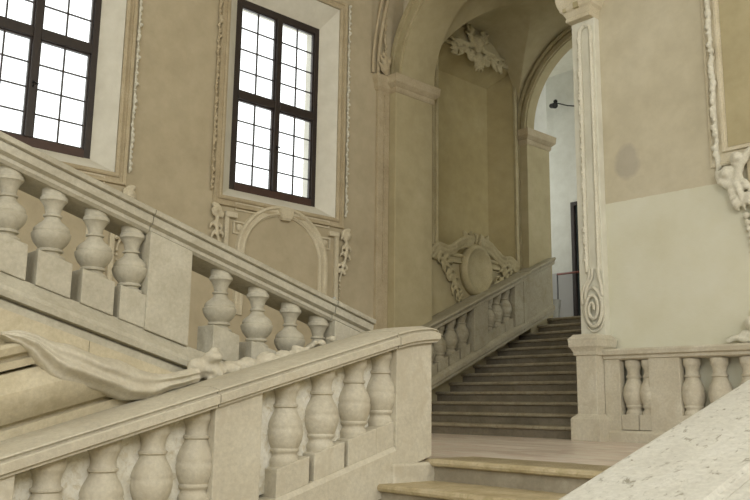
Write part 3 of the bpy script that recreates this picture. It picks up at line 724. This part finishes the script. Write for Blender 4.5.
# crowning cartouche
bm = BM(); c = 10.78
cr = empty('cartouche', (-9.1, c, 6.2), 'carved cartouche with mask and scrolls crowning the niche under the vault', 'wall ornament')
for sg in (-1, 1):
    tube(bm, [pl(p.x, p.y, .06) for p in bez([(c+sg*.12, 6.62, 0), (c+sg*.30, 6.60, 0), (c+sg*.45, 6.62, 0), (c+sg*.62, 6.58, 0), (c+sg*.75, 6.62, 0)], 16)], [.05*(1.1-.04*i) for i in range(17)], 9)
    volute(bm, pl, (c+sg*.22, 6.40), .11, 1.4, sg, 1.4, .10, .035)
    leaf(bm, pl, [(c+sg*.25, 6.55), (c+sg*.50, 6.45), (c+sg*.72, 6.40)], .13, .08, 5, .028)
    leaf(bm, pl, [(c+sg*.10, 6.65), (c+sg*.22, 6.85), (c+sg*.12, 7.0)], .10, .08, 4, .028)
ball(bm, pl(c, 6.68, .08), (.12, .14, .17)); ball(bm, pl(c, 6.64, .2), (.04, .03, .05)); ball(bm, pl(c-.05, 6.72, .17), .03); ball(bm, pl(c+.05, 6.72, .17), .03)
leaf(bm, pl, [(c, 6.5), (c, 6.35), (c, 6.15)], .12, .12, 4, .03)
stucco('carving', bm, 'stucco_olive', cr, .017, .03, .09, it=2)
# oval medallion and drapery below the niche
md = empty('medallion', (-9.1, 10.72, 2.0), 'oval concave medallion with drapery and leaf scrolls at the foot of the niche', 'wall ornament')
c, cz, ra, rb_ = 10.70, 2.62, .33, .40
bm = BM(); rings = []
for q, o in ((0, .07), (.3, .072), (.55, .08), (.75, .10), (.86, .125), (.9, .145), (.97, .15), (1.04, .13), (1.08, .08), (1.09, .0)):
    rings.append([bm.verts.new(pl(c+ra*q*math.cos(2*math.pi*k/40), cz+rb_*q*math.sin(2*math.pi*k/40), o)) for k in range(40)] if q else None)
cv = bm.verts.new(pl(c, cz, .07))
for k in range(40): bm.faces.new((cv, rings[1][k], rings[1][(k+1) % 40]))
for a, b_ in zip(rings[1:], rings[2:]):
    for k in range(40): bm.faces.new((a[k], a[(k+1) % 40], b_[(k+1) % 40], b_[k]))
bm.faces.new(rings[-1])
link('oval_dish', bm, 'stucco_olive', md, smooth=True)
bm = BM()
for sg in (-1, 1):
    for q, zz in ((0, 0), (1, -.07), (2, -.13)):
        tube(bm, [pl(p.x, p.y, .08-.02*q) for p in bez([(c+sg*.08, 3.17+zz, 0), (c+sg*.38, 3.10+zz, 0), (c+sg*.68, 2.93+zz, 0), (c+sg*.93, 2.95+zz, 0), (c+sg*1.10, 2.85+zz, 0)], 16)], [.045-.001*i for i in range(17)], 8)
    volute(bm, pl, (c+sg*1.08, 2.80), .11, 1.4, sg, 1.5, .07, .032)
    leaf(bm, pl, [(c+sg*.95, 2.78), (c+sg*.72, 2.62), (c+sg*.55, 2.35)], .14, .07, 5, .028)
    leaf(bm, pl, [(c+sg*.55, 2.5), (c+sg*.50, 2.25), (c+sg*.32, 2.05)], .12, .06, 5, .024)
for k in range(5): leaf(bm, pl, [(c+.09*(k-2), 3.08), (c+.13*(k-2), 3.2), (c+.16*(k-2), 3.27-.015*(k-2)**2)], .04, .07, 2, .024)
stucco('drapery', bm, 'stucco_olive', md, .017, .03, .09, it=2)

# ================================================================ RIGHT WALL ORNAMENTS
prw = on_right()
fr_ = empty('panel_surround', (-3.4, 8.97, 3.0), 'tall moulded plaster panel with garland edge, cut by the right border of the photo', 'wall panel')
bm = BM(); moulding(bm, prw, [(-4.16, 3.06), (-4.16, 8.2), (-1.3, 8.2), (-1.3, 3.06)], [(-.01, 0), (-.01, .03), (.015, .04), (.03, .02), (.13, .02), (.14, .05), (.165, .05), (.175, .02), (.19, .02), (.195, 0)])
link('frame_moulding', bm, 'stucco', fr_, smooth=True, angle=30)
bm = BM(); garland(bm, prw, [(-4.085, 3.0), (-4.085, 6.2)], .046, .075, .05, .016); stucco('garland', bm, 'stucco_white', fr_, .015, .015, .06, it=1)
bm = BM(); box(bm, -3.965, -1.495, 8.985, 8.999, 3.255, 8.0); link('panel_field', bm, 'wall_olive', fr_)
bk = empty('scroll_bracket', (-3.9, 8.9, 2.3), 'cream scrolled leaf bracket under the panel frame at the right border', 'wall ornament')
bm = BM()
volute(bm, prw, (-3.97, 2.93), .10, 1.6, 1, 2.6, .10, .045); volute(bm, prw, (-3.83, 3.08), .085, 1.5, -1, .5, .12, .04)
tube(bm, [prw(p.x, p.y, .09) for p in bez([(-4.06, 2.86, 0), (-3.95, 2.80, 0), (-3.86, 2.86, 0), (-3.80, 3.02, 0), (-3.70, 3.14, 0), (-3.5, 3.18, 0)], 16)], .045, 9)
leaf(bm, prw, [(-3.92, 2.92), (-3.84, 2.72), (-3.80, 2.5)], .13, .09, 5, .034)
for k in range(6): ball(bm, prw(-3.80+.02*k*.4, 2.44-.075*k, .05), .042-.003*k, 1)
stucco('carving', bm, 'stucco_white', bk, .014, .02, .08, it=2)
bm = BM(); box(bm, -3.76, -1.6, 8.95, 8.999, 2.1, 3.05); tag(link('panel_apron', bm, 'wall_tan', bevel=.008), 'plain brown panel right of the scroll bracket at the right border', 'wall panel')
lo = empty('leaf_ornament', (-3.9, 8.85, 1.06), 'cream leaf scroll resting on the wall balustrade at the right border', 'wall ornament')
bm = BM(); P8 = on_right(8.99)
leaf(bm, P8, [(-3.62, 1.22), (-3.80, 1.16), (-3.97, 1.11)], .07, .07, 5, .03); volute(bm, P8, (-3.80, 1.27), .07, 1.3, 1, 0, .10, .036)
tube(bm, [P8(p.x, p.y, .08) for p in bez([(-4.08, 1.09, 0), (-3.98, 1.13, 0), (-3.85, 1.10, 0), (-3.65, 1.12, 0)], 10)], .034, 8)
leaf(bm, P8, [(-3.62, 1.36), (-3.70, 1.40), (-3.78, 1.38)], .06, .08, 3, .028)
stucco('carving', bm, 'stucco_white', lo, .014, .02, .08, it=2)

# ================================================================ ORNAMENT OVER THE CENTRAL WALL
dr = empty('stone_drapery', (-4.68, 2.2, .4), 'carved stone drapery sweeping over the middle wall above the nearest handrail', 'stone ornament')
def lerp_tab(tab, y):
    for (a, za), (b_, zb) in zip(tab, tab[1:]):
        if y <= b_: t = (y-a)/(b_-a); t = t*t*(3-2*t)*.5+t*.5; return za+(zb-za)*t
    return tab[-1][1]
TOPT = [(1.593, .734), (1.664, .744), (1.766, .736), (1.919, .690), (2.048, .655), (2.187, .628), (2.40, .565), (2.60, .535), (2.80, .590)]
BOTT = [(1.593, .716), (1.67, .679), (1.737, .635), (1.802, .563), (1.867, .501), (1.925, .468), (2.147, .432), (2.314, .382), (2.459, .388), (2.633, .455), (2.80, .50)]
bm = BM(); rows = []; K = 30; NR = 90
for i in range(NR+1):
    t = i/NR; y = 1.593+1.207*t; zt, zb = lerp_tab(TOPT, y), lerp_tab(BOTT, y); row = []; hgt = zt-zb
    edge = min(1, t*7)*min(1, (1-t)*6+.4)
    for j in range(K+1):
        u = j/K; bow = math.sin(math.pi*u)
        o = edge*((.035+.07*math.sin(math.pi*min(1, .15+t)))*bow**.6+.016*math.sin(u*math.pi*4.4-t*2.5+.6*math.sin(t*9))*bow**.5+.006*math.sin(u*17-t*9)*bow)
        row.append(bm.verts.new((-4.64+o, y, zt-hgt*u+.008*math.sin(t*24)*(1-u)*edge)))
    rows.append(row)
for i in range(NR):
    for j in range(K): bm.faces.new((rows[i][j], rows[i+1][j], rows[i+1][j+1], rows[i][j+1]))
geo = bmesh.ops.extrude_face_region(bm, geom=list(bm.faces))
for v in [e for e in geo['geom'] if isinstance(e, bmesh.types.BMVert)]: v.co.x = -4.76
link('drapery', bm, 'stone', dr, smooth=True, angle=60)
sh = empty('shell_ornament', (-4.7, 3.3, .55), 'crumbling carved shell and leaves lying behind the nearest handrail', 'stone ornament')
bm = BM()
def P5(s, z, o): return Vector((-4.80+o, s, z))
for y, z, r in ((2.80, .52, .07), (2.88, .60, .08), (2.97, .58, .09), (3.10, .59, .085), (3.25, .62, .085), (3.40, .66, .08), (3.55, .69, .075), (3.70, .73, .06), (3.85, .77, .045), (3.97, .80, .03)):
    ball(bm, (-4.76, y, z), (r*.9, r*1.1, r*.75), 2)
random.seed(21)
for k in range(46):
    y = random.uniform(2.85, 3.95); zt = .29*y-.318-.03
    ball(bm, (-4.74+random.uniform(-.04, .06), y, zt+.045+random.uniform(-.05, .04)*(1-.5*(y-2.85))), (random.uniform(.02, .04), random.uniform(.015, .045), random.uniform(.012, .03)), 1)
ball(bm, (-4.70, 2.93, .665), (.05, .06, .045)); volute(bm, P5, (2.95, .665), .05, 1.2, 1, 1, .12, .02)
stucco('carving', bm, 'stone', sh, .012, .03, .06, it=2)

# ================================================================ SMALL THINGS ON THE UPPER LANDING
sp = empty('spotlight', (-9.55, 13.9, 6.45), 'small black spotlight on a thin arm on the white landing wall under the far arch', 'lamp')
bm = BM(); tube(bm, [(-9.72, 13.86, 6.50), (-9.58, 13.80, 6.46)], [.05, .065], 12); ball(bm, (-9.60, 13.84, 6.56), .045); link('lamp_head', bm, 'black', sp, smooth=True, angle=40)
bm = BM(); tube(bm, [(-9.58, 13.84, 6.52), (-9.35, 13.9, 6.42), (-9.15, 14.0, 6.38)], .012, 8); link('arm', bm, 'black', sp, smooth=True)
hr = empty('metal_handrail', (-9.5, 13.6, 1.95), 'thin red-brown metal handrail in front of the dark door on the upper landing', 'handrail')
bm = BM(); tube(bm, [(-9.50, 13.6, 2.93), (-9.1, 13.6, 2.93), (-8.7, 13.6, 2.93)], .022, 8); link('top_rail', bm, 'rust', hr, smooth=True)
for x in (-9.50, -8.72):
    bm = BM(); tube(bm, [(x, 13.6, 1.95), (x, 13.6, 2.93)], .016, 8); link('post', bm, 'iron', hr, smooth=True)
bm = BM(); lathe(bm, [(.11, 0), (.12, .05), (.15, .30), (.16, .42), (.165, .44), (.15, .44), (.14, .40), (.10, .06)], -9.42, 13.3, 1.95, 20)
tag(link('bucket', bm, 'bucket', smooth=True, angle=40), 'grey tub standing at the top of the steps by the landing door', 'bucket')
